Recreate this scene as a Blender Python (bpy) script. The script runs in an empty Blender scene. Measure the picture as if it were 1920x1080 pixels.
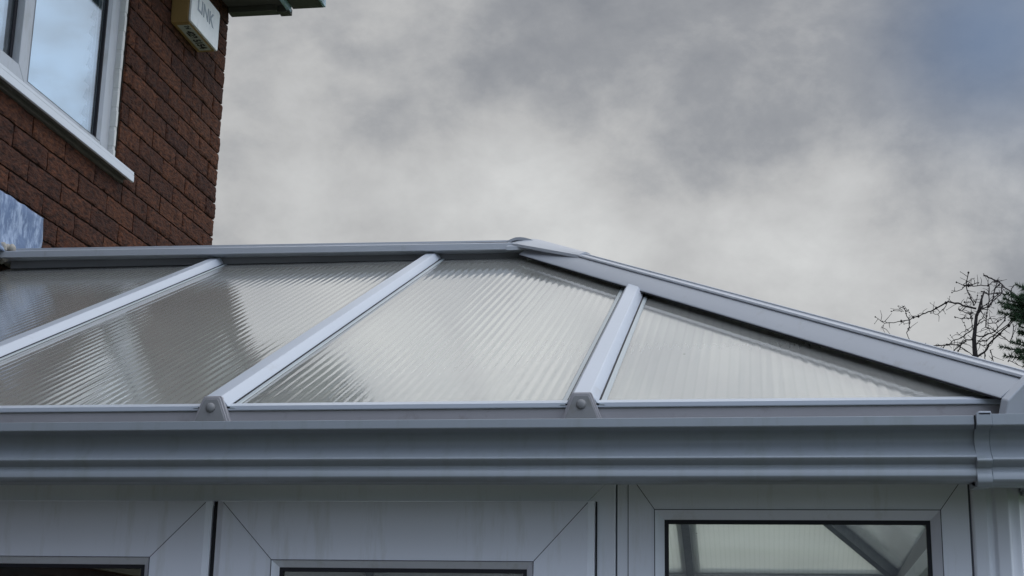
import bpy, math, random
from mathutils import Vector, Matrix, noise
random.seed(7)
scene = bpy.context.scene
R = math.radians

# ---------------------------------------------------------------- camera
cam_d = bpy.data.cameras.new("camera"); cam = bpy.data.objects.new("camera", cam_d)
scene.collection.objects.link(cam); scene.camera = cam
cam_d.sensor_width = 36; cam_d.lens = 53.305; cam_d.clip_start = 0.05; cam_d.clip_end = 3000
r_ = Vector((0.98730303, 0.15764293, 0.01953046)); u_ = Vector((0.02101321, -0.2514843, 0.96763324)); f_ = Vector((-0.15745215, 0.95493683, 0.25160379))
cam.matrix_world = Matrix(((r_.x, u_.x, -f_.x, 0), (r_.y, u_.y, -f_.y, 0), (r_.z, u_.z, -f_.z, 1.62), (0, 0, 0, 1)))

# ---------------------------------------------------------------- render look
scene.view_settings.view_transform = 'Standard'; scene.view_settings.look = 'None'
scene.view_settings.exposure = 0.0; scene.view_settings.gamma = 1.0

# ---------------------------------------------------------------- sky
SUN_EL, SUN_AZ = R(52), R(72)          # veiled sun high to the right, lighting the house wall
world = bpy.data.worlds.new("World"); scene.world = world; world.use_nodes = True
wt = world.node_tree; wn = wt.nodes; wl = wt.links; wn.clear()
def W(t, **k):
    n = wn.new(t)
    for a, b in k.items(): setattr(n, a, b)
    return n
def wmath(op, a, b=None, clamp=False):
    n = W('ShaderNodeMath', operation=op); n.use_clamp = clamp
    for i, v in enumerate((a, b)):
        if v is None: continue
        if isinstance(v, (int, float)): n.inputs[i].default_value = v
        else: wl.new(v, n.inputs[i])
    return n.outputs[0]
sky = W('ShaderNodeTexSky', sky_type='NISHITA'); sky.sun_disc = False; sky.sun_elevation = SUN_EL; sky.sun_rotation = SUN_AZ
tc = W('ShaderNodeTexCoord'); D = tc.outputs['Generated']
sep = W('ShaderNodeSeparateXYZ'); wl.new(D, sep.inputs[0])
den = wmath('ADD', wmath('MAXIMUM', sep.outputs[2], 0.0), 0.22)
comb = W('ShaderNodeCombineXYZ'); wl.new(wmath('DIVIDE', sep.outputs[0], den), comb.inputs[0]); wl.new(wmath('DIVIDE', sep.outputs[1], den), comb.inputs[1])
def fbm(scale, det, rough, off, dist=0.0):
    m = W('ShaderNodeMapping'); m.inputs['Location'].default_value = off; m.inputs['Rotation'].default_value = (0, 0, 0.5); m.inputs['Scale'].default_value = (1, 1, 1.4); wl.new(D, m.inputs[0])
    n = W('ShaderNodeTexNoise'); n.inputs['Scale'].default_value = scale; n.inputs['Detail'].default_value = det
    n.inputs['Roughness'].default_value = rough; n.inputs['Distortion'].default_value = dist; wl.new(m.outputs[0], n.inputs[0]); return n.outputs[0]
big = fbm(4.2, 3, .5, (3.1, 1.7, 0), .1); fine = fbm(11, 9, .60, (0.4, 5.2, 0), .15)
def lobe(d, radius_deg, amp):
    v = W('ShaderNodeVectorMath', operation='DOT_PRODUCT'); wl.new(D, v.inputs[0]); v.inputs[1].default_value = Vector(d).normalized()
    k = 1 / (1 - math.cos(R(radius_deg)))
    e = wmath('EXPONENT', wmath('MULTIPLY', wmath('SUBTRACT', v.outputs['Value'], 1.0), k))
    return wmath('MULTIPLY', e, amp)
t = wmath('ADD', wmath('MULTIPLY', wmath('SUBTRACT', big, .5), 0.7), wmath('MULTIPLY', wmath('SUBTRACT', fine, .5), 1.0))
t = wmath('ADD', t, wmath('MULTIPLY', wmath('SUBTRACT', fbm(7, 6, .55, (1.4, 2.2, 3), .4), .5), .6))
t = wmath('ADD', t, 0.48)
for d, rr, a in (((-.176, .925, .338), 3.5, .22), ((-.115, .95, .289), 4.5, .28), ((.03, .962, .271), 4, .16), ((-.302, .884, .358), 5, .10),
                 ((-.138, .899, .416), 5, -.22), ((-.03, .93, .35), 3.0, -.16), ((.146, .906, .397), 4.0, -.40), ((.05, .92, .38), 5, -.12), ((.08, .963, .255), 5, .22), ((.10, .94, .31), 3.5, .10), ((-.3, .93, .25), 6, .2)):
    t = wmath('ADD', t, lobe(d, rr, a))
ramp = W('ShaderNodeValToRGB'); cr = ramp.color_ramp
cr.elements[0].position = 0.0; cr.elements[0].color = (.195, .207, .232, 1)
cr.elements[1].position = 1.0; cr.elements[1].color = (.66, .665, .655, 1)
e = cr.elements.new(.34); e.color = (.315, .323, .338, 1); e = cr.elements.new(.62); e.color = (.50, .50, .495, 1)
wl.new(wmath('ADD', t, 0.0, True), ramp.inputs[0])
blu = W('ShaderNodeMix', data_type='RGBA'); wl.new(wmath('ADD', lobe((.150, .906, .397), 3.4, .75), 0.0, True), blu.inputs[0])
wl.new(ramp.outputs[0], blu.inputs[6]); blu.inputs[7].default_value = (.14, .20, .315, 1)
rgt = W('ShaderNodeMix', data_type='RGBA'); wl.new(wmath('MULTIPLY', lobe((.50, .80, .30), 10.5, 1.0), wmath('ADD', wmath('MULTIPLY', fine, 3.4), -.85, True)), rgt.inputs[0])  # added pale blue glow in unseen sky, reflected by the upstairs glass
wl.new(blu.outputs[2], rgt.inputs[6]); rgt.inputs[7].default_value = (.80, 1.12, 1.55, 1)
# unseen sky behind the view is made brighter and bluer to light the facade
fr = W('ShaderNodeVectorMath', operation='DOT_PRODUCT'); wl.new(D, fr.inputs[0]); fr.inputs[1].default_value = (-.02, .80, .60)
mr = W('ShaderNodeMapRange'); mr.inputs[1].default_value = -.35; mr.inputs[2].default_value = .75; wl.new(fr.outputs['Value'], mr.inputs[0])
mixb = W('ShaderNodeMix', data_type='RGBA'); wl.new(mr.outputs[0], mixb.inputs[0])
mulb = W('ShaderNodeMix', data_type='RGBA', blend_type='MULTIPLY'); mulb.inputs[0].default_value = 1; wl.new(rgt.outputs[2], mulb.inputs[6]); mulb.inputs[7].default_value = (1.85, 2.12, 2.65, 1)
wl.new(mulb.outputs[2], mixb.inputs[6]); wl.new(rgt.outputs[2], mixb.inputs[7])
# behind, the unseen sky is dimmed towards the horizon to deepen shade
el = W('ShaderNodeMapRange'); el.inputs[1].default_value = 0; el.inputs[2].default_value = .75; el.inputs[3].default_value = .48; el.inputs[4].default_value = 1.15; wl.new(sep.outputs[2], el.inputs[0])
hz = W('ShaderNodeMapRange'); hz.inputs[1].default_value = -.1; hz.inputs[2].default_value = .35; wl.new(sep.outputs[1], hz.inputs[0])
mh = W('ShaderNodeMix', data_type='FLOAT'); wl.new(hz.outputs[0], mh.inputs[0]); wl.new(el.outputs[0], mh.inputs[2]); mh.inputs[3].default_value = 1.0
scl = W('ShaderNodeVectorMath', operation='SCALE'); wl.new(mixb.outputs[2], scl.inputs[0]); # sky brighter overhead, with an added step above the view to brighten roof panels
ze = W('ShaderNodeMapRange'); ze.inputs[1].default_value = .43; ze.inputs[2].default_value = .54; ze.inputs[3].default_value = 10; ze.inputs[4].default_value = 20.5; wl.new(sep.outputs[2], ze.inputs[0])
gz = wmath('DIVIDE', wmath('SUBTRACT', sep.outputs[2], .60), .10)
band = wmath('MULTIPLY', wmath('EXPONENT', wmath('MULTIPLY', wmath('MULTIPLY', gz, gz), -1.0)), wmath('MULTIPLY', hz.outputs[0], .15))  # added bright band in the unseen sky for the roof panel reflections
side = lobe((.93, .12, .34), 38, 1.25)  # added unseen sky glow to the right, brightening right-facing walls and blind
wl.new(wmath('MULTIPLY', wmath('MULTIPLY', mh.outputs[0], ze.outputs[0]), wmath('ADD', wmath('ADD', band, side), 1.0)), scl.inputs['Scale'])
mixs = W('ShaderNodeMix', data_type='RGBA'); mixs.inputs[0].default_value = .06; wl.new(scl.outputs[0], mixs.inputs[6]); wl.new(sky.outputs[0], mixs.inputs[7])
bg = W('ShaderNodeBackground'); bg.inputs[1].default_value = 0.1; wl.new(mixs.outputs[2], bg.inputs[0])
wo = W('ShaderNodeOutputWorld'); wl.new(bg.outputs[0], wo.inputs[0])

sun_d = bpy.data.lights.new("sun", 'SUN'); sun_d.energy = 0.55; sun_d.angle = R(40); sun_d.color = (1, .95, .88)
sun = bpy.data.objects.new("sun", sun_d); scene.collection.objects.link(sun)
sd = Vector((math.sin(SUN_AZ) * math.cos(SUN_EL), math.cos(SUN_AZ) * math.cos(SUN_EL), math.sin(SUN_EL)))
sun.rotation_euler = sd.to_track_quat('Z', 'Y').to_euler()

# ---------------------------------------------------------------- materials
def mat(name, col, rough=.5, spec=.5, var=0.0, vscale=3.0, bump=0.0, bscale=200.0, metal=0.0, dirt=None, dscale=(6, 6, 1), dlo=.55, dhi=.75):
    m = bpy.data.materials.new(name); m.use_nodes = True; nt = m.node_tree; N = nt.nodes; L = nt.links
    b = N['Principled BSDF']; b.inputs['Roughness'].default_value = rough; b.inputs['Metallic'].default_value = metal
    b.inputs['Specular IOR Level'].default_value = spec; b.inputs['Base Color'].default_value = (*col, 1)
    tc = N.new('ShaderNodeTexCoord'); src = None
    if var:
        n = N.new('ShaderNodeTexNoise'); n.inputs['Scale'].default_value = vscale; n.inputs['Detail'].default_value = 6; L.new(tc.outputs['Object'], n.inputs[0])
        mx = N.new('ShaderNodeMix'); mx.data_type = 'RGBA'; L.new(n.outputs[0], mx.inputs[0])
        mx.inputs[6].default_value = tuple(c * (1 - var) for c in col) + (1,); mx.inputs[7].default_value = tuple(min(1, c * (1 + var)) for c in col) + (1,)
        src = mx.outputs[2]
    if dirt:
        mp = N.new('ShaderNodeMapping'); mp.inputs['Scale'].default_value = dscale; L.new(tc.outputs['Object'], mp.inputs[0])
        n = N.new('ShaderNodeTexNoise'); n.inputs['Scale'].default_value = 4; n.inputs['Detail'].default_value = 8; n.inputs['Roughness'].default_value = .65; L.new(mp.outputs[0], n.inputs[0])
        mr = N.new('ShaderNodeMapRange'); mr.inputs[1].default_value = dlo; mr.inputs[2].default_value = dhi; L.new(n.outputs[0], mr.inputs[0])
        mx = N.new('ShaderNodeMix'); mx.data_type = 'RGBA'; L.new(mr.outputs[0], mx.inputs[0])
        if src: L.new(src, mx.inputs[6])
        else: mx.inputs[6].default_value = (*col, 1)
        mx.inputs[7].default_value = (*dirt, 1); src = mx.outputs[2]
    if src: L.new(src, b.inputs['Base Color'])
    if bump:
        n = N.new('ShaderNodeTexNoise'); n.inputs['Scale'].default_value = bscale; n.inputs['Detail'].default_value = 4; L.new(tc.outputs['Object'], n.inputs[0])
        bp = N.new('ShaderNodeBump'); bp.inputs['Strength'].default_value = 1; bp.inputs['Distance'].default_value = bump; L.new(n.outputs[0], bp.inputs['Height']); L.new(bp.outputs[0], b.inputs['Normal'])
    return m
PVC = mat('white_pvc', (.40, .42, .45), .34, .5, .05, 2.5, .0004, 22, dirt=(.30, .30, .29), dscale=(7, 7, 3), dlo=.60, dhi=.86)
PVCF = mat('white_pvc_frame', (.75, .775, .84), .38, .5, .05, 2.5, .0003, 30, dirt=(.58, .59, .58), dscale=(9, 9, 1.1), dlo=.54, dhi=.84)
WINF = mat('grey_white_window_frame', (.42, .44, .47), .38, .5, .05, 2.5, .0003, 30, dirt=(.3, .3, .28), dscale=(6, 6, 1.5), dlo=.52, dhi=.80)
PVCG = mat('gutter_pvc', (.30, .33, .36), .36, .5, .06, 3, .0003, 18, dirt=(.25, .28, .27), dscale=(8, 5, 1.0), dlo=.50, dhi=.80)
PVCD = mat('weathered_pvc', (.31, .30, .31), .55, .35, .08, 8, .0003, 60, dirt=(.20, .18, .17), dscale=(6, 6, 6), dlo=.58, dhi=.82)
FLG = mat('grey_edge_trim', (.33, .37, .38), .3, .5, .1, 10)
RBD = mat('shaded_grey_pvc', (.17, .17, .175), .6, .3, .1, 10)  # pvc grey darkened for the shade of the recess under the ridge cap
CAPG = mat('end_cap_plastic', (.22, .22, .22), .55, .35, .12, 20, .0004, 90, dirt=(.18, .17, .15), dscale=(12, 12, 12), dlo=.52, dhi=.8)
RIB = mat('rafter_cap_pvc', (.44, .475, .525), .36, .5, .05, 4, .0003, 40, dirt=(.33, .33, .32), dscale=(5, 2, 5), dlo=.62, dhi=.88)
RUB = mat('black_rubber', (.015, .015, .02), .6, .3)
SEAM = mat('dark_seam', (.10, .10, .12), .8, .2)  # dark joint lines; also stands in for the groove shadow round the beads
SEAL = mat('grey_sealant', (.40, .37, .32), .8, .2, .3, 40, .002, 120)
ALU = mat('grey_interior_cap', (.07, .075, .075), .5, .4, .5, 45)
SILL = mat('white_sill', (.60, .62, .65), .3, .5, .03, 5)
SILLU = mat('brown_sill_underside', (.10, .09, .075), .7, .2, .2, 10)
SOF = mat('dark_soffit', (.10, .095, .085), .7, .2, .15, 3, .0005, 60)
FASC = mat('pale_blue_fascia', (.36, .50, .58), .35, .5, .08, 5)
GUTB = mat('dark_blue_gutter', (.05, .09, .20), .25, .6, .1, 5)
TILE = mat('roof_tile', (.10, .07, .06), .8, .2, .3, 10, .003, 60)
LEAD = mat('weathered_lead', (.11, .165, .28), .5, .4, .3, 14, .002, 50, dirt=(.32, .40, .54), dscale=(9, 9, 4), dlo=.44, dhi=.60)
BONE = mat('beige_box_plastic', (.30, .19, .07), .45, .4, .12, 12, .0004, 80)
BOXW = mat('white_box_face', (.86, .86, .84), .4, .4, .08, 30, dirt=(.50, .52, .55), dscale=(10, 10, 3), dlo=.55, dhi=.8)
BOXB = mat('beige_box_base', (.44, .35, .25), .5, .4, .25, 30, dirt=(.2, .11, .07), dscale=(10, 10, 10), dlo=.5, dhi=.7)
STICK = mat('pale_sticker', (.42, .44, .38), .5, .3, .15, 40)
INK = mat('black_ink', (.01, .01, .01), .5, .3)
INKG = mat('faded_grey_print', (.36, .39, .43), .5, .3, .25, 60)
BLIND = mat('pale_blue_blind', (.76, .87, .96), .6, .2, .04, 3)
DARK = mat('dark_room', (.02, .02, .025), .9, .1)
FLOOR = mat('floor_tiles', (.16, .12, .09), .5, .3, .2, 3)
GRASS = mat('lawn_grass', (.045, .075, .025), .95, .1, .5, 6, .02, 40)
PAVE = mat('grey_paving', (.11, .105, .10), .9, .2, .25, 3, .004, 40)
BARK = mat('dark_bark', (.035, .030, .030), .9, .1, .4, 30, .002, 120)
NEED = mat('conifer_needles', (.055, .095, .050), .7, .2, .5, 8)
LICH = mat('lichen_bark', (.09, .085, .07), .9, .1, .4, 30)

def brick_mat():
    m = bpy.data.materials.new('rustic_brick'); m.use_nodes = True; nt = m.node_tree; N = nt.nodes; L = nt.links; b = N['Principled BSDF']
    b.inputs['Roughness'].default_value = .85; b.inputs['Specular IOR Level'].default_value = .25
    at = N.new('ShaderNodeAttribute'); at.attribute_name = 'tone'
    rp = N.new('ShaderNodeValToRGB'); rp.color_ramp.elements[0].color = (.050, .022, .0155, 1); rp.color_ramp.elements[1].color = (.092, .042, .025, 1)
    e = rp.color_ramp.elements.new(.45); e.color = (.066, .029, .018, 1); e = rp.color_ramp.elements.new(.75); e.color = (.079, .034, .020, 1)
    L.new(at.outputs['Fac'], rp.inputs[0])
    tc = N.new('ShaderNodeTexCoord')
    mp = N.new('ShaderNodeMapping'); mp.inputs['Rotation'].default_value = (.6, 0, 0); mp.inputs['Scale'].default_value = (1, .45, 1.3); L.new(tc.outputs['Object'], mp.inputs[0])
    n = N.new('ShaderNodeTexNoise'); n.inputs['Scale'].default_value = 75; n.inputs['Detail'].default_value = 6; n.inputs['Roughness'].default_value = .6; L.new(mp.outputs[0], n.inputs[0])
    n2 = N.new('ShaderNodeTexNoise'); n2.inputs['Scale'].default_value = 12; n2.inputs['Detail'].default_value = 5; L.new(tc.outputs['Object'], n2.inputs[0])
    r2 = N.new('ShaderNodeValToRGB'); r2.color_ramp.elements[0].position = .35; r2.color_ramp.elements[0].color = (.36, .34, .35, 1); r2.color_ramp.elements[1].position = .66; r2.color_ramp.elements[1].color = (1.6, 1.32, 1.02, 1)
    L.new(n.outputs[0], r2.inputs[0])
    mx = N.new('ShaderNodeMix'); mx.data_type = 'RGBA'; mx.blend_type = 'MULTIPLY'; mx.inputs[0].default_value = 1; L.new(rp.outputs[0], mx.inputs[6]); L.new(r2.outputs[0], mx.inputs[7])
    r3 = N.new('ShaderNodeValToRGB'); r3.color_ramp.elements[0].position = .35; r3.color_ramp.elements[0].color = (.75, .72, .75, 1); r3.color_ramp.elements[1].position = .65; r3.color_ramp.elements[1].color = (1.1, 1.05, 1, 1)
    L.new(n2.outputs[0], r3.inputs[0])
    mx2 = N.new('ShaderNodeMix'); mx2.data_type = 'RGBA'; mx2.blend_type = 'MULTIPLY'; mx2.inputs[0].default_value = 1; L.new(mx.outputs[2], mx2.inputs[6]); L.new(r3.outputs[0], mx2.inputs[7])
    L.new(mx2.outputs[2], b.inputs['Base Color'])
    bp = N.new('ShaderNodeBump'); bp.inputs['Distance'].default_value = .009; bp.inputs['Strength'].default_value = 1; L.new(n.outputs[0], bp.inputs['Height']); L.new(bp.outputs[0], b.inputs['Normal'])
    return m
BRICK = brick_mat()
MORT = mat('dark_mortar', (.034, .026, .022), .95, .1, .3, 30, .002, 150)

def schlick(N, L, f0, pw=5.0, normal=None):
    lw = N.new('ShaderNodeLayerWeight'); lw.inputs[0].default_value = .5
    if normal: L.new(normal, lw.inputs['Normal'])
    p_ = N.new('ShaderNodeMath'); p_.operation = 'POWER'; p_.inputs[1].default_value = pw; L.new(lw.outputs['Facing'], p_.inputs[0])
    r = N.new('ShaderNodeMath'); r.operation = 'MULTIPLY_ADD'; r.use_clamp = True; r.inputs[1].default_value = 1 - f0; r.inputs[2].default_value = f0; L.new(p_.outputs[0], r.inputs[0])
    return r.outputs[0]
def thin_glass(name, tint, rough, ior, base=.0):
    m = bpy.data.materials.new(name); m.use_nodes = True; nt = m.node_tree; N = nt.nodes; L = nt.links; N.remove(N['Principled BSDF'])
    fo = schlick(N, L, ((ior - 1) / (ior + 1)) ** 2 + base)
    g = N.new('ShaderNodeBsdfGlossy'); g.inputs['Roughness'].default_value = rough
    tr = N.new('ShaderNodeBsdfTransparent'); tr.inputs[0].default_value = (*tint, 1)
    mx = N.new('ShaderNodeMixShader'); L.new(fo, mx.inputs[0]); L.new(tr.outputs[0], mx.inputs[1]); L.new(g.outputs[0], mx.inputs[2])
    L.new(mx.outputs[0], N['Material Output'].inputs[0]); return m
GLASS = thin_glass('clear_glass', (.93, .95, .93), .02, 1.5)
GLASSW = thin_glass('upper_window_glass', (.95, .97, .97), .03, 1.6, .34)

def poly_mat():
    m = bpy.data.materials.new('fluted_polycarbonate'); m.use_nodes = True; nt = m.node_tree; N = nt.nodes; L = nt.links; N.remove(N['Principled BSDF'])
    tc = N.new('ShaderNodeTexCoord')
    uv = N.new('ShaderNodeUVMap'); uv.uv_map = 'flute'
    mp = N.new('ShaderNodeMapping'); mp.inputs['Scale'].default_value = (60, 3, 1); L.new(uv.outputs[0], mp.inputs[0])
    n = N.new('ShaderNodeTexNoise'); n.inputs['Scale'].default_value = 1.0; n.inputs['Detail'].default_value = 3; L.new(mp.outputs[0], n.inputs[0])
    bp = N.new('ShaderNodeBump'); bp.inputs['Distance'].default_value = .0004; L.new(n.outputs[0], bp.inputs['Height'])
    fo = schlick(N, L, .06, 4.0, bp.outputs[0])
    g = N.new('ShaderNodeBsdfGlossy'); g.inputs['Roughness'].default_value = .065; L.new(bp.outputs[0], g.inputs['Normal'])
    # walls of the flutes: faint lines along the sheet
    sx = N.new('ShaderNodeSeparateXYZ'); L.new(uv.outputs[0], sx.inputs[0])
    ml = N.new('ShaderNodeMath'); ml.operation = 'MULTIPLY'; ml.inputs[1].default_value = math.pi * 2 / .020; L.new(sx.outputs[0], ml.inputs[0])
    cs = N.new('ShaderNodeMath'); cs.operation = 'COSINE'; L.new(ml.outputs[0], cs.inputs[0])
    mr = N.new('ShaderNodeMapRange'); mr.inputs[1].default_value = .55; mr.inputs[2].default_value = 1.0; mr.inputs[3].default_value = 0; mr.inputs[4].default_value = 1; L.new(cs.outputs[0], mr.inputs[0])
    nd = N.new('ShaderNodeTexNoise'); nd.inputs['Scale'].default_value = 5; nd.inputs['Detail'].default_value = 6; L.new(tc.outputs['Object'], nd.inputs[0])
    cm = N.new('ShaderNodeMix'); cm.data_type = 'RGBA'; L.new(mr.outputs[0], cm.inputs[0]); cm.inputs[6].default_value = (.93, .95, .91, 1); cm.inputs[7].default_value = (.82, .84, .81, 1)
    cd = N.new('ShaderNodeMix'); cd.data_type = 'RGBA'; cd.blend_type = 'MULTIPLY'; cd.inputs[0].default_value = .12; L.new(cm.outputs[2], cd.inputs[6]); L.new(nd.outputs[0], cd.inputs[7])
    rf = N.new('ShaderNodeBsdfRefraction'); rf.inputs['IOR'].default_value = 1.02; rf.inputs['Roughness'].default_value = .20; L.new(cd.outputs[2], rf.inputs['Color'])
    tl = N.new('ShaderNodeBsdfTranslucent'); L.new(cd.outputs[2], tl.inputs['Color'])
    mt = N.new('ShaderNodeMixShader'); mt.inputs[0].default_value = .30; L.new(rf.outputs[0], mt.inputs[1]); L.new(tl.outputs[0], mt.inputs[2])
    df = N.new('ShaderNodeBsdfDiffuse'); df.inputs[0].default_value = (.80, .80, .76, 1)
    md = N.new('ShaderNodeMixShader'); md.inputs[0].default_value = .23; L.new(mt.outputs[0], md.inputs[1]); L.new(df.outputs[0], md.inputs[2])
    mx = N.new('ShaderNodeMixShader'); L.new(fo, mx.inputs[0]); L.new(md.outputs[0], mx.inputs[1]); L.new(g.outputs[0], mx.inputs[2])
    vo = N.new('ShaderNodeTexVoronoi'); vo.inputs['Scale'].default_value = 9; L.new(tc.outputs['Object'], vo.inputs[0])
    sc_ = N.new('ShaderNodeSeparateColor'); L.new(vo.outputs['Color'], sc_.inputs[0])
    th_ = N.new('ShaderNodeMath'); th_.operation = 'MULTIPLY'; th_.inputs[1].default_value = .034; L.new(sc_.outputs[0], th_.inputs[0])
    lt = N.new('ShaderNodeMath'); lt.operation = 'LESS_THAN'; L.new(vo.outputs['Distance'], lt.inputs[0]); L.new(th_.outputs[0], lt.inputs[1])
    dk = N.new('ShaderNodeBsdfDiffuse'); dk.inputs[0].default_value = (.05, .045, .04, 1)
    ms = N.new('ShaderNodeMixShader'); L.new(lt.outputs[0], ms.inputs[0]); L.new(mx.outputs[0], ms.inputs[1]); L.new(dk.outputs[0], ms.inputs[2])
    L.new(ms.outputs[0], N['Material Output'].inputs[0]); return m
POLY = poly_mat()

# ---------------------------------------------------------------- mesh helpers
def empty(name, loc, label, cat, group=None):
    o = bpy.data.objects.new(name, None); scene.collection.objects.link(o); o.location = loc; o.empty_display_size = .2
    o['label'] = label; o['category'] = cat
    if group: o['group'] = group
    return o
def wloc(o):
    v = Vector((0, 0, 0))
    while o: v += o.location; o = o.parent
    return v
class MB:
    """collects faces in world coordinates, linked as ONE mesh object"""
    def __init__(s): s.v = []; s.f = []; s.mi = []
    def add(s, vs, fs, mi=0):
        n = len(s.v); s.v += [tuple(p) for p in vs]; s.f += [tuple(i + n for i in f) for f in fs]; s.mi += [mi] * len(fs); return s
    def box(s, a, b, mi=0):
        x0, y0, z0 = a; x1, y1, z1 = b
        return s.add([(x0, y0, z0), (x1, y0, z0), (x1, y1, z0), (x0, y1, z0), (x0, y0, z1), (x1, y0, z1), (x1, y1, z1), (x0, y1, z1)],
                     [(0, 3, 2, 1), (4, 5, 6, 7), (0, 1, 5, 4), (1, 2, 6, 5), (2, 3, 7, 6), (3, 0, 4, 7)], mi)
    def sweep(s, prof, p0, p1, side, up, mi=0, e0=None, e1=None):
        """closed profile of (side, up) pairs along p0-p1; e0/e1: (point, normal) planes that cut the ends"""
        p0, p1, side, up = map(Vector, (p0, p1, side, up)); d = (p1 - p0).normalized(); n = len(prof); vs = []
        for p, e in ((p0, e0), (p1, e1)):
            for a, b in prof:
                q = p + side * a + up * b
                if e: q = q + d * ((Vector(e[0]) - q).dot(Vector(e[1])) / d.dot(Vector(e[1])))
                vs.append(q)
        fs = [(i, (i + 1) % n, n + (i + 1) % n, n + i) for i in range(n)] + [tuple(range(n - 1, -1, -1)), tuple(range(n, 2 * n))]
        return s.add(vs, fs, mi)
    def lathe(s, c, axis, prof, seg=16, mi=0):
        c = Vector(c); axis = Vector(axis).normalized(); a = axis.orthogonal().normalized(); b = axis.cross(a); vs = []; m = len(prof)
        for h, rr in prof:
            for k in range(seg):
                t = 2 * math.pi * k / seg; vs.append(c + axis * h + (a * math.cos(t) + b * math.sin(t)) * rr)
        fs = [(i * seg + k, i * seg + (k + 1) % seg, (i + 1) * seg + (k + 1) % seg, (i + 1) * seg + k) for i in range(m - 1) for k in range(seg)]
        fs += [tuple(range(seg - 1, -1, -1)), tuple((m - 1) * seg + k for k in range(seg))]
        return s.add(vs, fs, mi)
    def tube(s, pts, rad, seg=6, mi=0):
        pts = [Vector(p) for p in pts]; vs = []; n = len(pts); up = Vector((.13, .97, .2))
        for i, p in enumerate(pts):
            d = (pts[min(i + 1, n - 1)] - pts[max(i - 1, 0)]).normalized(); a = d.cross(up)
            if a.length < .05: a = d.orthogonal()
            a.normalize(); b = d.cross(a)
            for k in range(seg):
                t = 2 * math.pi * k / seg; vs.append(p + (a * math.cos(t) + b * math.sin(t)) * rad[i])
        fs = [(i * seg + k, i * seg + (k + 1) % seg, (i + 1) * seg + (k + 1) % seg, (i + 1) * seg + k) for i in range(n - 1) for k in range(seg)]
        fs += [tuple(range(seg - 1, -1, -1)), tuple((n - 1) * seg + k for k in range(seg))]
        return s.add(vs, fs, mi)
    def build(s, name, mats, parent=None, smooth=False, bevel=0, seg=2, recalc=True):
        me = bpy.data.meshes.new(name); o = bpy.data.objects.new(name, me); off = wloc(parent) if parent else Vector((0, 0, 0))
        me.from_pydata([tuple(Vector(v) - off) for v in s.v], [], s.f)
        for m in (mats if isinstance(mats, (list, tuple)) else [mats]): me.materials.append(m)
        me.polygons.foreach_set('material_index', s.mi)
        if recalc:
            import bmesh
            bm = bmesh.new(); bm.from_mesh(me); bmesh.ops.recalc_face_normals(bm, faces=bm.faces); bm.to_mesh(me); bm.free()
        if smooth: me.polygons.foreach_set('use_smooth', [True] * len(me.polygons))
        scene.collection.objects.link(o)
        if parent: o.parent = parent
        if bevel:
            b = o.modifiers.new('bevel', 'BEVEL'); b.width = bevel; b.segments = seg; b.limit_method = 'ANGLE'; b.angle_limit = R(35)
            if smooth is False:
                me.polygons.foreach_set('use_smooth', [True] * len(me.polygons)); b.harden_normals = True
        return o
def rect_frame(mb, o, ux, uz, nrm, x0, x1, z0, z1, w, depth, mi=0, mitre=True):
    """rectangular frame of four mitred rails; o origin, ux/uz directions, nrm outward; depth goes inward"""
    o, ux, uz, nrm = map(Vector, (o, ux, uz, nrm))
    P = lambda x, z, d: o + ux * x + uz * z - nrm * d
    a = [(x0, z0), (x1, z0), (x1, z1), (x0, z1)]; b = [(x0 + w, z0 + w), (x1 - w, z0 + w), (x1 - w, z1 - w), (x0 + w, z1 - w)]
    for i in range(4):
        j = (i + 1) % 4
        vs = [P(*a[i], 0), P(*a[j], 0), P(*b[j], 0), P(*b[i], 0), P(*a[i], depth), P(*a[j], depth), P(*b[j], depth), P(*b[i], depth)]
        mb.add(vs, [(0, 1, 2, 3), (7, 6, 5, 4), (0, 4, 5, 1), (3, 2, 6, 7), (1, 5, 6, 2), (0, 3, 7, 4)], mi)
    return mb
def bead_frame(mb, o, ux, uz, nrm, x0, x1, z0, z1, w, d0, d1, mi=0):
    """sloping glazing bead: outer edge at depth d0, inner edge at depth d1"""
    o, ux, uz, nrm = map(Vector, (o, ux, uz, nrm))
    P = lambda x, z, d: o + ux * x + uz * z - nrm * d
    a = [(x0, z0), (x1, z0), (x1, z1), (x0, z1)]; b = [(x0 + w, z0 + w), (x1 - w, z0 + w), (x1 - w, z1 - w), (x0 + w, z1 - w)]
    for i in range(4):
        j = (i + 1) % 4
        vs = [P(*a[i], d0), P(*a[j], d0), P(*b[j], d1), P(*b[i], d1), P(*a[i], d1 + .01), P(*a[j], d1 + .01), P(*b[j], d1 + .01), P(*b[i], d1 + .01)]
        mb.add(vs, [(0, 1, 2, 3), (7, 6, 5, 4), (0, 4, 5, 1), (3, 2, 6, 7), (1, 5, 6, 2), (0, 3, 7, 4)], mi)
    return mb

# ---------------------------------------------------------------- the ground
g = MB(); g.add([(-900, -900, 0), (900, -900, 0), (900, 900, 0), (-900, 900, 0)], [(0, 1, 2, 3)]); go = g.build('ground', GRASS, recalc=False); go['kind'] = 'structure'
g = MB(); g.add([(-2.4, -1.2, .004), (3.2, -1.2, .004), (3.2, 2.7, .004), (-2.4, 2.7, .004)], [(0, 1, 2, 3)]); go = g.build('patio', PAVE, recalc=False); go['kind'] = 'structure'

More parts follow.
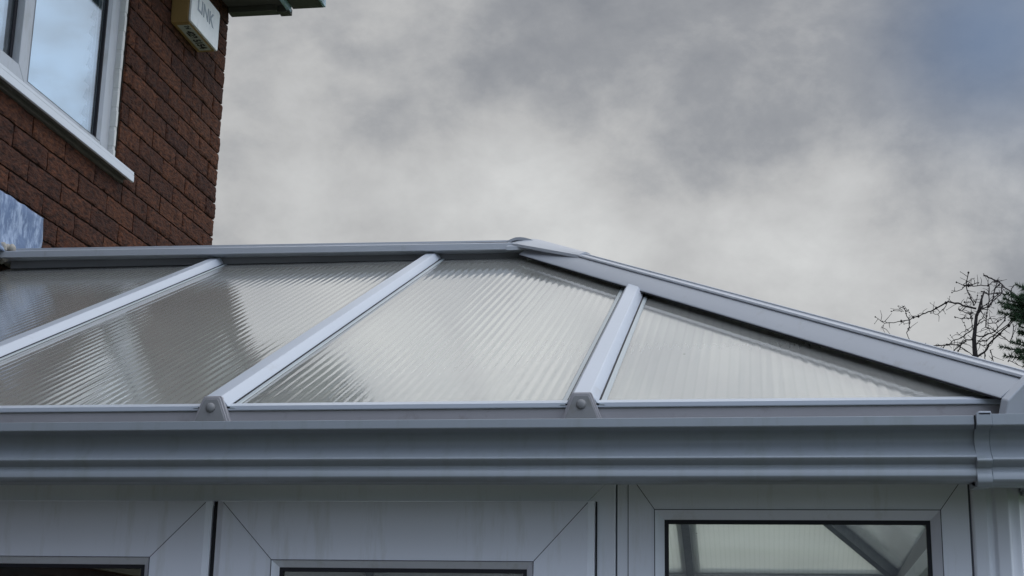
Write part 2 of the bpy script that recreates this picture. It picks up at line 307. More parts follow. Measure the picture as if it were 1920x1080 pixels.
# ================================================================ THE HOUSE
XW = -2.42; YC = 6.305; EAVE = 4.68
house = empty('brick_house', (XW - 3, 3, 0), 'dark red rustic brick house wall with a white upstairs window at the left', 'house')
WY0, WY1, WZ0, WZ1 = 3.30, 5.235, 3.495, 4.50
def rustic(y, z, seed):
    p = y * .80 + z * .60; q = -y * .60 + z * .80
    w = .012 * noise.noise(Vector((y * 20, z * 20, seed + 9)))
    a = noise.noise(Vector((p * 22, (q + w) * 75, seed))); b = noise.noise(Vector((p * 60, (q + w) * 150, seed + 5))); c_ = noise.noise(Vector((y * 16, z * 22, seed + 2)))
    return .0035 * a - .0075 * abs(b) + .004 * c_ + .0018
m = MB(); tones = []
CH, BL, MJ = .0802, .2505, .0070
courses = int(EAVE / CH) + 1
for c in range(courses):
    z0 = c * CH + .016 + MJ; z1 = z0 + CH - MJ
    if z1 > EAVE: z1 = EAVE
    y = YC + (BL / 2 if c % 2 else 0)
    while y > -2.0:
        ya, yb = max(y - BL + MJ, -2.0), min(y, YC); y -= BL
        if yb - ya < .03: continue
        if z1 > WZ0 + .012 and z0 < WZ1 and yb > WY0 and ya < WY1:
            if yb > WY1 + .03: ya = WY1 + .004
            elif ya < WY0 - .03: yb = WY0 - .004
            else: continue
        vis = ya > 3.9 and z1 > 2.7
        nu, nv = ((26, 10) if vis else (2, 2)); sd_ = random.random() * 50; tone = random.random(); prot = random.uniform(-.0015, .0025)
        vs = []
        for j in range(nv + 1):
            for i in range(nu + 1):
                yy = ya + (yb - ya) * i / nu; zz = z0 + (z1 - z0) * j / nv
                edge = min(i, nu - i, (j if j else 0), nv - j)
                x = XW + prot + (rustic(yy, zz, sd_) * .8 if vis else 0)
                if i in (0, nu) or j in (0, nv):
                    x = XW - .0025 + (rustic(yy, zz, sd_) * .4 if vis else 0)
                    if vis:
                        wob = .0028 * noise.noise(Vector((yy * 45, zz * 55, sd_)))
                        if j in (0, nv): zz += wob
                        if i in (0, nu): yy += wob + (.004 * noise.noise(Vector((zz * 60, sd_, 2))) if yb >= YC - .001 and i == nu else 0)
                vs.append((x, yy, zz))
        fs = [(j * (nu + 1) + i, j * (nu + 1) + i + 1, (j + 1) * (nu + 1) + i + 1, (j + 1) * (nu + 1) + i) for j in range(nv) for i in range(nu)]
        ring = [i for i in range(nu + 1)] + [j * (nu + 1) + nu for j in range(1, nv + 1)] + [nv * (nu + 1) + i for i in range(nu - 1, -1, -1)] + [j * (nu + 1) for j in range(nv - 1, 0, -1)]
        base = len(vs)
        for k in ring: vs.append((XW - .05, vs[k][1], vs[k][2]))
        n = len(ring); fs += [(ring[(k + 1) % n], ring[k], base + k, base + (k + 1) % n) for k in range(n)]
        m.add(vs, fs); tones += [tone] * len(vs)
nb = len(m.v)
XM = XW - .009
for a, b in (((XM - .25, -2, 0), (XM, YC - .008, WZ0)), ((XM - .25, -2, WZ0), (XM, WY0, WZ1)), ((XM - .25, WY1, WZ0), (XM, YC - .008, WZ1)), ((XM - .25, -2, WZ1), (XM, YC - .008, EAVE))):
    m.box(a, b, 1)
m.box((XM - 6, YC - .26, 0), (XM - .25, YC - .008, EAVE), 1); m.box((XM - 6, -2, 0), (XM - .25, -1.75, EAVE), 1); m.box((XM - 6.25, -2, 0), (XM - 6, YC - .008, EAVE), 1)
tones += [.5] * (len(m.v) - nb)
wall = m.build('wall', [BRICK, MORT], house, recalc=False)
at = wall.data.attributes.new('tone', 'FLOAT', 'POINT'); at.data.foreach_set('value', tones)
wall.data.polygons.foreach_set('use_smooth', [True] * len(wall.data.polygons))
try: wall.data.set_sharp_from_angle(angle=R(50))
except Exception: pass
# dark room behind the window, so that the gap beside the blind reads dark
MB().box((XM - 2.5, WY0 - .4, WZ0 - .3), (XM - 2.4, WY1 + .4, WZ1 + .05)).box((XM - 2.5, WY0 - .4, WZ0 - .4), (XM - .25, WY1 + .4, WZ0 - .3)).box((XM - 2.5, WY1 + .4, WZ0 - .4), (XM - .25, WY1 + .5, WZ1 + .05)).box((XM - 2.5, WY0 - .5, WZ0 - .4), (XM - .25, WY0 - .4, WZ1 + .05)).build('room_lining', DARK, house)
# eaves: soffit, fascia, gutter, roof
MB().box((XW - .05, -2.1, EAVE - .004), (XW + .28, 6.35, EAVE + .02)).box((XW + .002, 6.28, EAVE - .035), (XW + .24, 6.335, EAVE - .0045)).build('soffit', SOF, house, bevel=.003)
m = MB().box((XW + .2805, -2.1, EAVE - .028), (XW + .297, 6.33, EAVE + .16)).box((XW + .2405, 6.30, EAVE - .036), (XW + .2945, 6.352, EAVE - .0045), 1); m.build('fascia', [FASC, SOF], house, bevel=.003)
MB().box((XW + .2975, -2.1, EAVE - .002), (XW + .448, 6.35, EAVE + .02)).box((XW + .4485, -2.1, EAVE - .006), (XW + .460, 6.34, EAVE + .12), 1).build('verge_board', [SOF, FASC], house, bevel=.002)
m = MB(); gp = [(.046 * math.cos(t), .052 * math.sin(t)) for t in [math.pi + k * math.pi / 12 for k in range(13)]]; gp += [(.041 * math.cos(t), .041 * math.sin(t)) for t in [2 * math.pi - k * math.pi / 12 for k in range(13)]]
m.sweep(gp, (XW + .508, -2.1, EAVE + .065), (XW + .508, 6.30, EAVE + .065), (1, 0, 0), (0, 0, 1))
m.sweep([(.045 * math.cos(t), .045 * math.sin(t)) for t in [math.pi + k * math.pi / 12 for k in range(13)]], (XW + .508, 6.30, EAVE + .065), (XW + .508, 6.31, EAVE + .065), (1, 0, 0), (0, 0, 1))
m.build('gutter', GUTB, house, smooth=False)
m = MB(); m.sweep([(0, 0), (0, .035), (-4.2, 2.4), (-7.2, .10), (-7.2, .06), (-4.2, 2.35)], (XW + .49, -2.2, EAVE + .125), (XW + .49, 6.36, EAVE + .125), (1, 0, 0), (0, 0, 1)); m.build('roof', TILE, house)
# the upstairs window
O = Vector((XW - .035, 0, 0))
win = rect_frame(MB(), O, (0, 1, 0), (0, 0, 1), (1, 0, 0), WY0 + .006, WY1 - .018, WZ0 + .02, WZ1 - .005, .075, .06)
win.box((XW - .09, 4.475, WZ0 + .09), (XW - .036, 4.545, WZ1 - .075))
fr_o = win.build('window', WINF, house, bevel=.003)
c = rect_frame(MB(), O + Vector((.012, 0, 0)), (0, 1, 0), (0, 0, 1), (1, 0, 0), WY0 + .075, 4.515, WZ0 + .058, WZ1 - .06, .062, .03); c.build('casement', WINF, fr_o, bevel=.003)
b = bead_frame(MB(), O, (0, 1, 0), (0, 0, 1), (1, 0, 0), 4.545, WY1 - .093, WZ0 + .095, WZ1 - .08, .014, -.0015, .018); b.build('glazing_bead', WINF, fr_o)
for (a, bb) in ((WY0 + .13, 4.452), (4.558, WY1 - .106)):
    MB().box((XW - .062, a, WZ0 + .105), (XW - .056, bb, WZ1 - .09)).build('pane', GLASSW, fr_o)
MB().box((XW - .056, 4.436, WZ0 + .115), (XW - .050, 4.4525, WZ1 - .12)).build('gasket', RUB, fr_o); MB().box((XW - .058, WY1 - .112, WZ0 + .10), (XW - .046, WY1 - .104, WZ1 - .1)).build('gasket', RUB, fr_o)
# sealant bead round the frame: lumpy strip
m = MB(); zz = WZ0 + .02
while zz < WZ1: m.box((XW - .04, WY1 - .020, zz), (XW - .010 + random.uniform(-.003, .003), WY1 + random.uniform(-.002, .003), zz + .068)); zz += CH
m.box((XW - .045, WY1 - .018, WZ0 + .02), (XW - .014, WY1 + .006, WZ1)); m.build('sealant', mat('white_sealant', (.62, .62, .60), .7, .2, .15, 30), fr_o, bevel=.004)
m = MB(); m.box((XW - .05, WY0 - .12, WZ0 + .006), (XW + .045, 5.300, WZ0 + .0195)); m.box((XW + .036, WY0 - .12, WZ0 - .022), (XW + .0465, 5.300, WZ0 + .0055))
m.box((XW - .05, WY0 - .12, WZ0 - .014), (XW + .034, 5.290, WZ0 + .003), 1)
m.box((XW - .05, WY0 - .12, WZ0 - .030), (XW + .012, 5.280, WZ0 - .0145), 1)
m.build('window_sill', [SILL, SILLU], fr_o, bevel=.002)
# lead saddle where the ridge meets the wall, and the lead cover flashing down the slope
def lead_patch(name, ya, yb, zt, zb, x, nu=18, nv=14):
    m = MB(); vs = []
    for j in range(nv + 1):
        for i in range(nu + 1):
            y = ya + (yb - ya) * i / nu; z = zb(y) + (zt(y) - zb(y)) * j / nv
            vs.append((x + .006 * noise.noise(Vector((y * 14, z * 14, 3))) + .003 * noise.noise(Vector((y * 45, z * 30, 1))) + (.03 * (1 - j / 3) if j < 3 else 0), y + .006 * noise.noise(Vector((z * 20, 1, 9))), z + .006 * noise.noise(Vector((y * 20, 4, 9)))))
    F = [(j * (nu + 1) + i, j * (nu + 1) + i + 1, (j + 1) * (nu + 1) + i + 1, (j + 1) * (nu + 1) + i) for j in range(nv) for i in range(nu)]
    m.add(vs, F); n = len(vs); m.add([(v[0] - .02, v[1], v[2]) for v in vs], [f[::-1] for f in F])
    ring = [i for i in range(nu + 1)] + [j * (nu + 1) + nu for j in range(1, nv + 1)] + [nv * (nu + 1) + i for i in range(nu - 1, -1, -1)] + [j * (nu + 1) for j in range(nv - 1, 0, -1)]
    m.f += [(ring[(k + 1) % len(ring)], ring[k], ring[k] + n, ring[(k + 1) % len(ring)] + n) for k in range(len(ring))]; m.mi += [0] * len(ring)
    return m.build(name, LEAD, house, smooth=True)
lead_patch('lead_flashing', 4.22, 4.668, lambda y: 3.132, lambda y: 2.93, XW + .014)
m = MB(); SLP = .80 / 1.83
m.sweep([(0, 0), (.012, 0), (.012, .13), (0, .13)], (XW + .002, 2.6, 2.11), (XW + .002, 4.2, 2.11 + 1.6 * SLP), (1, 0, 0), (0, 0, 1)); m.build('stepped_flashing', LEAD, house)

# vertical pale blind hanging behind the upstairs glass
bl = empty('window_blind', (XW - .13, 4.1, WZ1), 'pale blue slatted blind closed behind the upstairs window glass', 'blind')
m = MB(); zz = WZ0 + .06
while zz < WZ1 - .02:
    m.sweep([(-.012, 0), (.010, .060), (.012, .060), (-.010, 0)], (XW - .105, WY0 + .10, zz), (XW - .105, 5.118, zz), (1, 0, 0), (0, 0, 1))
    m.box((XW - .104, 5.118, zz + .050), (XW - .098, 5.134, zz + .062)); zz += .066
m.build('slats', BLIND, bl)
MB().box((XW - .13, WY0 + .09, WZ1 - .06), (XW - .09, 5.15, WZ1 - .015)).build('head_rail', BLIND, bl)

# dark door added on the house wall to keep the interior view dim
pd = MB(); rect_frame(pd, (XW + .03, 0, 0), (0, 1, 0), (0, 0, 1), (1, 0, 0), 2.78, 6.10, 0.02, 2.06, .07, .05); pd.box((XW - .006, 4.40, .09), (XW + .026, 4.47, 1.99))
pdo = pd.build('added_dark_door', SOF, house, bevel=.003)
for a_, b_ in ((2.86, 4.395), (4.475, 6.02)): MB().box((XW + .006, a_, .095), (XW + .012, b_, 1.985)).build('pane', DARK, pdo)
# alarm box
box = empty('alarm_box', (XW, 5.79, 4.3), 'beige and white alarm box with numbers underneath, high on the brick wall', 'alarm box')
BX0, BX1, BY0, BY1, BZ0, BZ1 = XW + .001, XW + .092, 5.625, 5.958, 4.300, 4.487
def prism_box(mb, x0, x1, y0, y1, z0, z1, ch):
    # chamfered near/bottom edges
    pr = [(y0, z0 + ch), (y0 + ch * .35, z0), (y1 - ch * .35, z0), (y1, z0 + ch * .7), (y1, z1 - ch * .7), (y1 - ch, z1), (y0 + ch, z1), (y0, z1 - ch)]
    return mb.sweep(pr, (x0, 0, 0), (x1, 0, 0), (0, 1, 0), (0, 0, 1))
prism_box(MB(), BX0, BX1 - .012, BY0, BY1, BZ0, BZ1, .022).build('case', BONE, box, bevel=.004)
prism_box(MB(), BX1 - .0115, BX1, BY0 + .001, BY1 - .001, BZ0 + .003, BZ1 - .001, .012).build('front_cover', BOXW, box, bevel=.003)
MB().box((BX0 + .018, BY0 + .035, BZ0 - .0012), (BX1 - .018, BY1 - .03, BZ0 - .0002)).build('sticker', STICK, box)
def text(body, size, loc, xdir, ydir, material, name, parent, sx=1.0, ext=.0006, bold=.0):
    cu = bpy.data.curves.new(name, 'FONT'); cu.body = body; cu.size = size; cu.extrude = ext; cu.offset = bold; cu.align_x = 'CENTER'; cu.align_y = 'CENTER'
    tmp = bpy.data.objects.new(name, cu); scene.collection.objects.link(tmp); dg = bpy.context.evaluated_depsgraph_get()
    me = bpy.data.meshes.new_from_object(tmp.evaluated_get(dg)); bpy.data.objects.remove(tmp)
    X, Y = Vector(xdir), Vector(ydir); Z = X.cross(Y); off = Vector(loc) - wloc(parent)
    for v in me.vertices: c = v.co.copy(); v.co = off + X * c.x * sx + Y * c.y + Z * c.z
    me.materials.clear(); me.materials.append(material); o = bpy.data.objects.new(name, me); scene.collection.objects.link(o); o.parent = parent; return o
text('LINK', .086, (BX1 + .0008, 5.785, 4.408), (0, 1, 0), (0, 0, 1), INKG, 'lettering', box, 1.05, bold=.0012)
text('423 5154', .044, ((BX0 + BX1) / 2 - .001, 5.815, BZ0 - .0018), (0, 1, 0), (1, 0, 0), INK, 'phone_number', box, 1.12, bold=.0016)
text('Tel', .030, ((BX0 + BX1) / 2 + .008, 5.683, BZ0 - .0018), (0, 1, 0), (1, 0, 0), INK, 'phone_number', box, .9, bold=.001)

# ================================================================ THE CONSERVATORY
cons = empty('conservatory', (-1.0, 4.45, 0), 'white plastic conservatory with fluted translucent roof panels, a hipped end and grey gutter', 'conservatory')
YE, ZE, YR, ZR = 2.62, 2.095, 4.45, 2.895
E = Vector((-.684, YR, ZR)); C1 = Vector((.440, YE, ZE)); C2 = Vector((.60, 6.62, ZE))
WL = Vector((XW + .03, YE, ZE)); WR = Vector((XW + .03, 6.62, ZE))
def panel(origin, uax, vax, u0, u1, vmax, name='roof_panel', pitch=.020, amp=.00020, seg=8, th=.016):
    """fluted sheet: real shallow flutes running up the slope; vmax(u) is its length at u"""
    nrm = uax.cross(vax).normalized(); cols = max(2, int(round((u1 - u0) / pitch * seg))); vs = []; uvs = []
    for i in range(cols + 1):
        u = u0 + (u1 - u0) * i / cols; h = amp * math.cos(2 * math.pi * u / pitch); L_ = max(vmax(u), .0005)
        for v, hh in ((0, h), (L_, h), (0, -th), (L_, -th)):
            vs.append(origin + uax * u + vax * v + nrm * hh); uvs.append((u, v))
    m = MB(); m.add(vs, [])
    for i in range(cols):
        a = 4 * i; b = a + 4
        m.f += [(a, b, b + 1, a + 1), (a + 2, a + 3, b + 3, b + 2), (a, a + 2, b + 2, b), (a + 1, b + 1, b + 3, a + 3)]; m.mi += [0] * 4
    m.f += [(0, 1, 3, 2), (4 * cols, 4 * cols + 2, 4 * cols + 3, 4 * cols + 1)]; m.mi += [0, 0]
    o = m.build(name, POLY, cons, recalc=False); me = o.data
    uvl = me.uv_layers.new(name='flute')
    for l in me.loops: uvl.data[l.index].uv = uvs[l.vertex_index]
    me.polygons.foreach_set('use_smooth', [True] * len(me.polygons)); me.set_sharp_from_angle(angle=R(35))
    return o
def rafter(p0, p1, nrm, side, big=False, cap_in=True):
    w, t, h = (.028, .0145, .022) if not big else (.060, .020, .040)
    m = MB()
    m.sweep([(-w, .003), (w, .003), (w - .002, .007), (t + .003, h - .003), (t, h), (-t, h), (-t - .003, h - .003), (-w + .002, .007)], p0, p1, side, nrm)
    if big: m.sweep([(-t - .004, h + .0005), (t + .004, h + .0005), (t + .002, h + .006), (.004, h + .008), (.004, h + .012), (-.004, h + .012), (-.004, h + .008), (-t - .002, h + .006)], p0, p1, side, nrm)
    o = m.build('hip_rafter' if big else 'rafter', RIB if not big else PVC, cons, bevel=.0015)
    fl = MB().sweep([(-w - .002, .0005), (w + .002, .0005), (w + .002, .0028), (-w - .002, .0028)], p0, p1, side, nrm); fl.build('gasket', RUB, o)
    if not big: MB().sweep([(w + .0025, .0005), (w + .012, .0005), (w + .010, .002), (w + .0025, .002)], p0, p1, side, nrm).sweep([(-w - .0025, .0005), (-w - .012, .0005), (-w - .010, .002), (-w - .0025, .002)], p0, p1, side, nrm).build('flange', FLG, o)
    hh = .03 if not big else .05
    MB().sweep([(-.018, -.018), (.018, -.018), (.016, -.018 - hh), (-.016, -.018 - hh)], p0, p1, side, nrm).build('inner_beam', ALU, o)
    return o
def end_cap(o, base, out, side, up=Vector((0, 0, 1)), w0=.0295, w1=.0128, h=.0455, shell=True):
    """trapezoid boss that closes the foot of a rafter, with its bolt"""
    poly = lambda a, b, hh: [(-a, -.02), (a, -.02), (a, 0), (b + .001, hh - .003), (b - .0015, hh), (-b + .0015, hh), (-b - .001, hh - .003), (-a, 0)]
    c = MB().sweep(poly(w0 + .007, w1 + .0045, h + .0045), base + out * -.045, base + out * -.0005, side, up)
    c.sweep(poly(w0 + .0035, w1 + .002, h + .002), base, base + out * .004, side, up)
    c.build('end_cap', PVCD, o, bevel=.0012)
    MB().sweep(poly(w0, w1, h - .003), base + out * .0045, base + out * .007, side, up).build('cap_face', CAPG, o, bevel=.0008)
    MB().lathe(base + out * .007 + up * (h * .60), out, [(0, .0088), (.0015, .0088), (.0035, .0078), (.0055, .0052), (.0064, .002)], 18).build('bolt', CAPG, o, smooth=True)

def facet(A, B, T0, T1, bars, hipL, hipR):
    """eaves A->B (anticlockwise seen from above), top T0..T1; returns axes"""
    uax = (B - A).normalized(); inw = Vector((-uax.y, uax.x, 0)); run = (E - A).dot(inw); vax = (inw * run + Vector((0, 0, ZR - ZE))).normalized(); nrm = uax.cross(vax)
    L = (B - A).length; uT0 = (T0 - A).dot(uax); uT1 = (T1 - A).dot(uax); S = math.hypot(run, ZR - ZE)
    def vm(u):
        if u < uT0: return S * max(0, u) / max(uT0, 1e-6)
        if u > uT1: return S * max(0, (L - u)) / max(L - uT1, 1e-6)
        return S
    edges = [0] + bars + [L]
    for a, b in zip(edges[:-1], edges[1:]):
        a2 = a + (.002 if a else 0); b2 = b - (.002 if b < L else 0)
        cuts = [a2] + [x for x in (uT0, uT1) if a2 + .01 < x < b2 - .01] + [b2]
        # one panel between two bars; a kink in its top edge is followed because columns are fine
        panel(A, uax, vax, a2, b2, vm, amp=.00008 if (A.y < YR and b == L) else .00018)
    for bb in bars:
        o = rafter(A + uax * bb - vax * .004, A + uax * bb + vax * (vm(bb) - .012), nrm, uax)
        end_cap(o, A + uax * bb - inw * .014 + Vector((0, 0, -.030)), -inw, uax)
    return uax, inw, vax, nrm
front = facet(WL, C1, Vector((WL.x, YR, ZR)), E, [-1.68 - WL.x, -.979 - WL.x, -.302 - WL.x], False, True)
facet(C1, C2, E, E, [1.83], True, True)
facet(C2, WR, E, Vector((WL.x, YR, ZR)), [C2.x + .29, C2.x + .985, C2.x + 1.69], True, False)
# hips
for Cn in (C1, C2):
    d = (E - Cn); side = d.cross(Vector((0, 0, 1))).normalized(); nrm = side.cross(d).normalized(); dn = d.normalized()
    o = rafter(Cn - dn * .02, Cn + dn * (d.length - .07), nrm, side, True)
    out = Vector((-d.x, -d.y, 0)).normalized()
    cp = MB(); cp.sweep([(-.060, -.05), (.060, -.05), (.060, 0), (.021, .047), (-.021, .047), (-.060, 0)], Cn - dn * .040 + nrm * .003, Cn - dn * .021 + nrm * .003, side, nrm)
    cp.build('end_cap', PVC, o, bevel=.003)
    MB().lathe(Cn - dn * .040 + nrm * .022, -dn, [(0, .012), (.003, .011), (.007, .007), (.008, .002)], 16).build('bolt', CAPG, o, smooth=True)
# ridge
m = MB(); rx0, rx1 = XW + .018, E.x + .02
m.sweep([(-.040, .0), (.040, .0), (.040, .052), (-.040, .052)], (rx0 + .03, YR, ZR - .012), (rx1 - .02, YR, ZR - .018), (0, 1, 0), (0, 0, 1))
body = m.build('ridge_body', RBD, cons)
P = [(-.080, .000), (-.076, -.001), (-.076, .018), (-.040, .030), (-.012, .033), (-.010, .040), (.010, .040), (.012, .033), (.040, .030), (.076, .018), (.076, -.001), (.080, .000), (.080, .021), (.044, .036), (.016, .040), (.014, .047), (-.014, .047), (-.016, .040), (-.044, .036), (-.080, .021)]
P2 = P[11:] + [(-.080, .0)]
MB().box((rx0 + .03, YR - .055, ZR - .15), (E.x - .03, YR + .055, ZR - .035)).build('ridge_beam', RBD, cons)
ridge = MB().sweep([(-.080, 0), (.080, 0), (.080, .021), (.046, .032), (.018, .035), (.016, .043), (-.016, .043), (-.018, .035), (-.046, .032), (-.080, .021)], (rx0, YR, 2.9085), (rx1, YR, 2.892), (0, 1, 0), (0, 0, 1)).build('ridge_cap', PVC, cons, bevel=.0015)
MB().sweep([(-.006, .04), (.006, .04), (.005, .052), (-.005, .052)], (rx0, YR, 2.9085), (rx1 - .03, YR, 2.892), (0, 1, 0), (0, 0, 1)).build('crest', PVC, ridge)
# mortar-like sealant lump at the wall end of the ridge
m = MB()
for k in range(26):
    c = Vector((XW + random.uniform(.0, .05), YR + random.uniform(-.085, .08), 2.925 + random.uniform(-.02, .035))); rr = random.uniform(.008, .018)
    m.lathe(c - Vector((0, 0, rr)), (0, 0, 1), [(0, rr * .3), (rr * .5, rr * .85), (rr, rr), (rr * 1.5, rr * .85), (rr * 2, rr * .3)], 8)
m.build('wall_sealant', SEAL, cons, smooth=True)
# moulded cover over the end of the ridge, falling away over the hips
def cover_z(dy): return 2.942 - .42 * math.sqrt(dy * dy + .0012)
m = MB(); vs = []; th = .012; nx, ny = 8, 16
for i in range(nx + 1):
    t_ = i / nx; x = E.x - .052 + .135 * t_; hw = .105 * math.sqrt(max(.12, 1 - max(0, (x - E.x) / .10) ** 2))
    for j in range(ny + 1):
        dy = -hw + 2 * hw * j / ny; vs.append((x, YR + dy, cover_z(dy) - (.5 * max(0, x - E.x) ** 1.15)))
F = [(i * (ny + 1) + j, (i + 1) * (ny + 1) + j, (i + 1) * (ny + 1) + j + 1, i * (ny + 1) + j + 1) for i in range(nx) for j in range(ny)]
n = len(vs); m.add(vs + [(v[0], v[1], v[2] - th) for v in vs], F + [tuple(q + n for q in f[::-1]) for f in F])
ring = [j for j in range(ny + 1)] + [i * (ny + 1) + ny for i in range(1, nx + 1)] + [nx * (ny + 1) + j for j in range(ny - 1, -1, -1)] + [i * (ny + 1) for i in range(nx - 1, 0, -1)]
m.f += [(ring[k], ring[(k + 1) % len(ring)], ring[(k + 1) % len(ring)] + n, ring[k] + n) for k in range(len(ring))]; m.mi += [0] * len(ring)
# two tongues that lap down over the hips
for sg in (-1, 1):
    hx, hy = C1.x - E.x, sg * (YR - YE); hl = math.hypot(hx, hy); px_, py_ = -hy / hl, hx / hl; vs = []; th = .009; nt = 14; nw = 8
    for i in range(nt + 1):
        t_ = -.03 + .225 * i / nt; q = max(0, t_ / .195); cx, cy = E.x + hx * t_, YR + hy * t_
        zt_ = ZR - .8 * max(t_, 0) + .060; zt_ = min(zt_, 2.944 - .32 * max(t_, 0)); w_ = .080 * (1 - .72 * q ** 1.1)
        if t_ < 0: zt_ -= .006
        for j in range(nw + 1):
            f = -1 + 2 * j / nw; vs.append((cx + px_ * w_ * f, cy + py_ * w_ * f, zt_ - .026 * abs(f) ** 1.7 * (1 - .55 * q)))
    F = [(i * (nw + 1) + j, (i + 1) * (nw + 1) + j, (i + 1) * (nw + 1) + j + 1, i * (nw + 1) + j + 1) for i in range(nt) for j in range(nw)]
    n = len(vs); ring = [j for j in range(nw + 1)] + [i * (nw + 1) + nw for i in range(1, nt + 1)] + [nt * (nw + 1) + j for j in range(nw - 1, -1, -1)] + [i * (nw + 1) for i in range(nt - 1, 0, -1)]
    m.add(vs + [(v[0], v[1], v[2] - th) for v in vs], F + [tuple(q + n for q in f[::-1]) for f in F] + [(ring[k], ring[(k + 1) % len(ring)], ring[(k + 1) % len(ring)] + n, ring[k] + n) for k in range(len(ring))])
ecv = m.build('ridge_end_cover', PVC, cons, smooth=True); 
try: ecv.data.set_sharp_from_angle(angle=R(40))
except Exception: pass
MB().lathe((E.x - .022, YR - .055, 2.9155), (0, -.38, 1), [(0, .009), (.004, .008), (.006, .003)], 12).build('screw', CAPG, ecv, smooth=True)
m = MB(); m.sweep([(-.030, 0), (.030, 0), (.018, .014), (-.018, .014)], (E.x - .01, YR, 2.929), (E.x + .045, YR, 2.922), (0, 1, 0), (0, 0, 1)); m.build('crest_end', PVC, ecv, bevel=.005)

# eaves beam, closing strip and gutter run round the eaves
plan = [Vector((XW + .02, YE)), Vector((C1.x, C1.y)), Vector((C2.x, C2.y)), Vector((XW + .02, 6.62))]
def run(prof, name, material, parent, i0=0, i1=3, s0=0, s1=0, bevel=0, smooth=False):
    """profile (outward, z) swept along the eaves plan with mitred corners"""
    vs = []; n = len(prof); k = 0
    for i in range(i0, i1 + 1):
        p = plan[i]; dprev = (plan[i] - plan[i - 1]).normalized() if i > 0 else None; dnext = (plan[i + 1] - plan[i]).normalized() if i < 3 else None
        if dprev is None or (i == i0): d = dnext; o = Vector((d.y, -d.x)); f = 1; p = p + d * s0
        elif dnext is None or (i == i1): d = dprev; o = Vector((d.y, -d.x)); f = 1; p = p + d * s1
        else:
            o = (Vector((dprev.y, -dprev.x)) + Vector((dnext.y, -dnext.x))).normalized(); f = 1 / o.dot(Vector((dnext.y, -dnext.x)))
        for a, z in prof: vs.append((p.x + o.x * a * f, p.y + o.y * a * f, z))
        k += 1
    fs = [(j * n + i, j * n + (i + 1) % n, (j + 1) * n + (i + 1) % n, (j + 1) * n + i) for j in range(k - 1) for i in range(n)] + [tuple(range(n - 1, -1, -1)), tuple((k - 1) * n + i for i in range(n))]
    return MB().add(vs, fs).build(name, material, parent, bevel=bevel, smooth=smooth)
run([(-.04, 1.985), (-.002, 1.985), (-.002, 2.0895), (-.03, 2.076), (-.04, 2.078)], 'eaves_beam', PVCD, cons, bevel=.0015)
run([(-.022, 2.090), (.002, 2.090), (.003, 2.091), (.003, 2.0985), (-.018, 2.1065), (-.028, 2.1085)], 'closing_strip', RIB, cons, bevel=.0012)
def gprof(ex=0.0, dz=0.0):
    t_ = 2.0505
    outer = [(.118, 0), (.118, -.0145), (.1165, -.0160), (.097, -.0175), (.086, -.0195), (.0800, -.025), (.0775, -.032), (.0790, -.040), (.085, -.049), (.0935, -.057), (.100, -.0615), (.1010, -.0645), (.0985, -.068), (.091, -.0715), (.0865, -.0745), (.0865, -.078), (.0895, -.082), (.0920, -.086), (.0925, -.0935), (.0905, -.0965), (.080, -.1015), (.060, -.099), (.0, -.096)]
    out = [(a + ex, t_ + z * (1 + dz) + (ex * .6 if z == 0 else 0)) for a, z in outer]
    inner = [(.003, -.093), (.058, -.095), (.078, -.097), (.086, -.092), (.074, -.070), (.074, -.016), (.112, -.010), (.112, 0)]
    return out + [(a, t_ + z) for a, z in [(.0, 0.0), (.003, 0)]] + [(a, t_ + z) for a, z in inner]
GX = .348 - (XW + .02)
gut = run(gprof(), 'gutter', PVCG, cons, 0, 1, 0, -(C1.x - .349), smooth=False, bevel=.0008)
run(gprof(), 'gutter', PVCG, cons, 1, 3, 0, 0)
# corner fitting: slightly larger, from the joint round the corner, with the joint strap
def corner(pr_, x0, x1, name, material, parent, bev=.001):
    vs = []; n = len(pr_)
    for x in (x0, x1):
        for a, z in pr_: vs.append((x, YE - a, z))
    fs = [(i, (i + 1) % n, n + (i + 1) % n, n + i) for i in range(n)] + [tuple(range(n - 1, -1, -1)), tuple(range(n, 2 * n))]
    return MB().add(vs, fs).build(name, material, parent, bevel=bev)
big = gprof(.0035, .07)
run(big, 'gutter_corner', PVCG, cons, 0, 2, .373 - (XW + .02), -(C2 - C1).length + .16, bevel=.0008)
corner(gprof(.0065, .10), .3485, .3725, 'gutter_joint', PVCG, gut)
corner([(.1245, 2.050), (.1245, 2.0565), (.100, 2.0565), (.100, 2.0545), (.121, 2.0545), (.121, 2.050)], .3520, .3715, 'joint_clip', RIB, gut)
corner([(.119, 2.028), (.1195, 2.051), (.117, 2.051), (.117, 2.028)], .3455, .3482, 'joint_seal', RUB, gut)

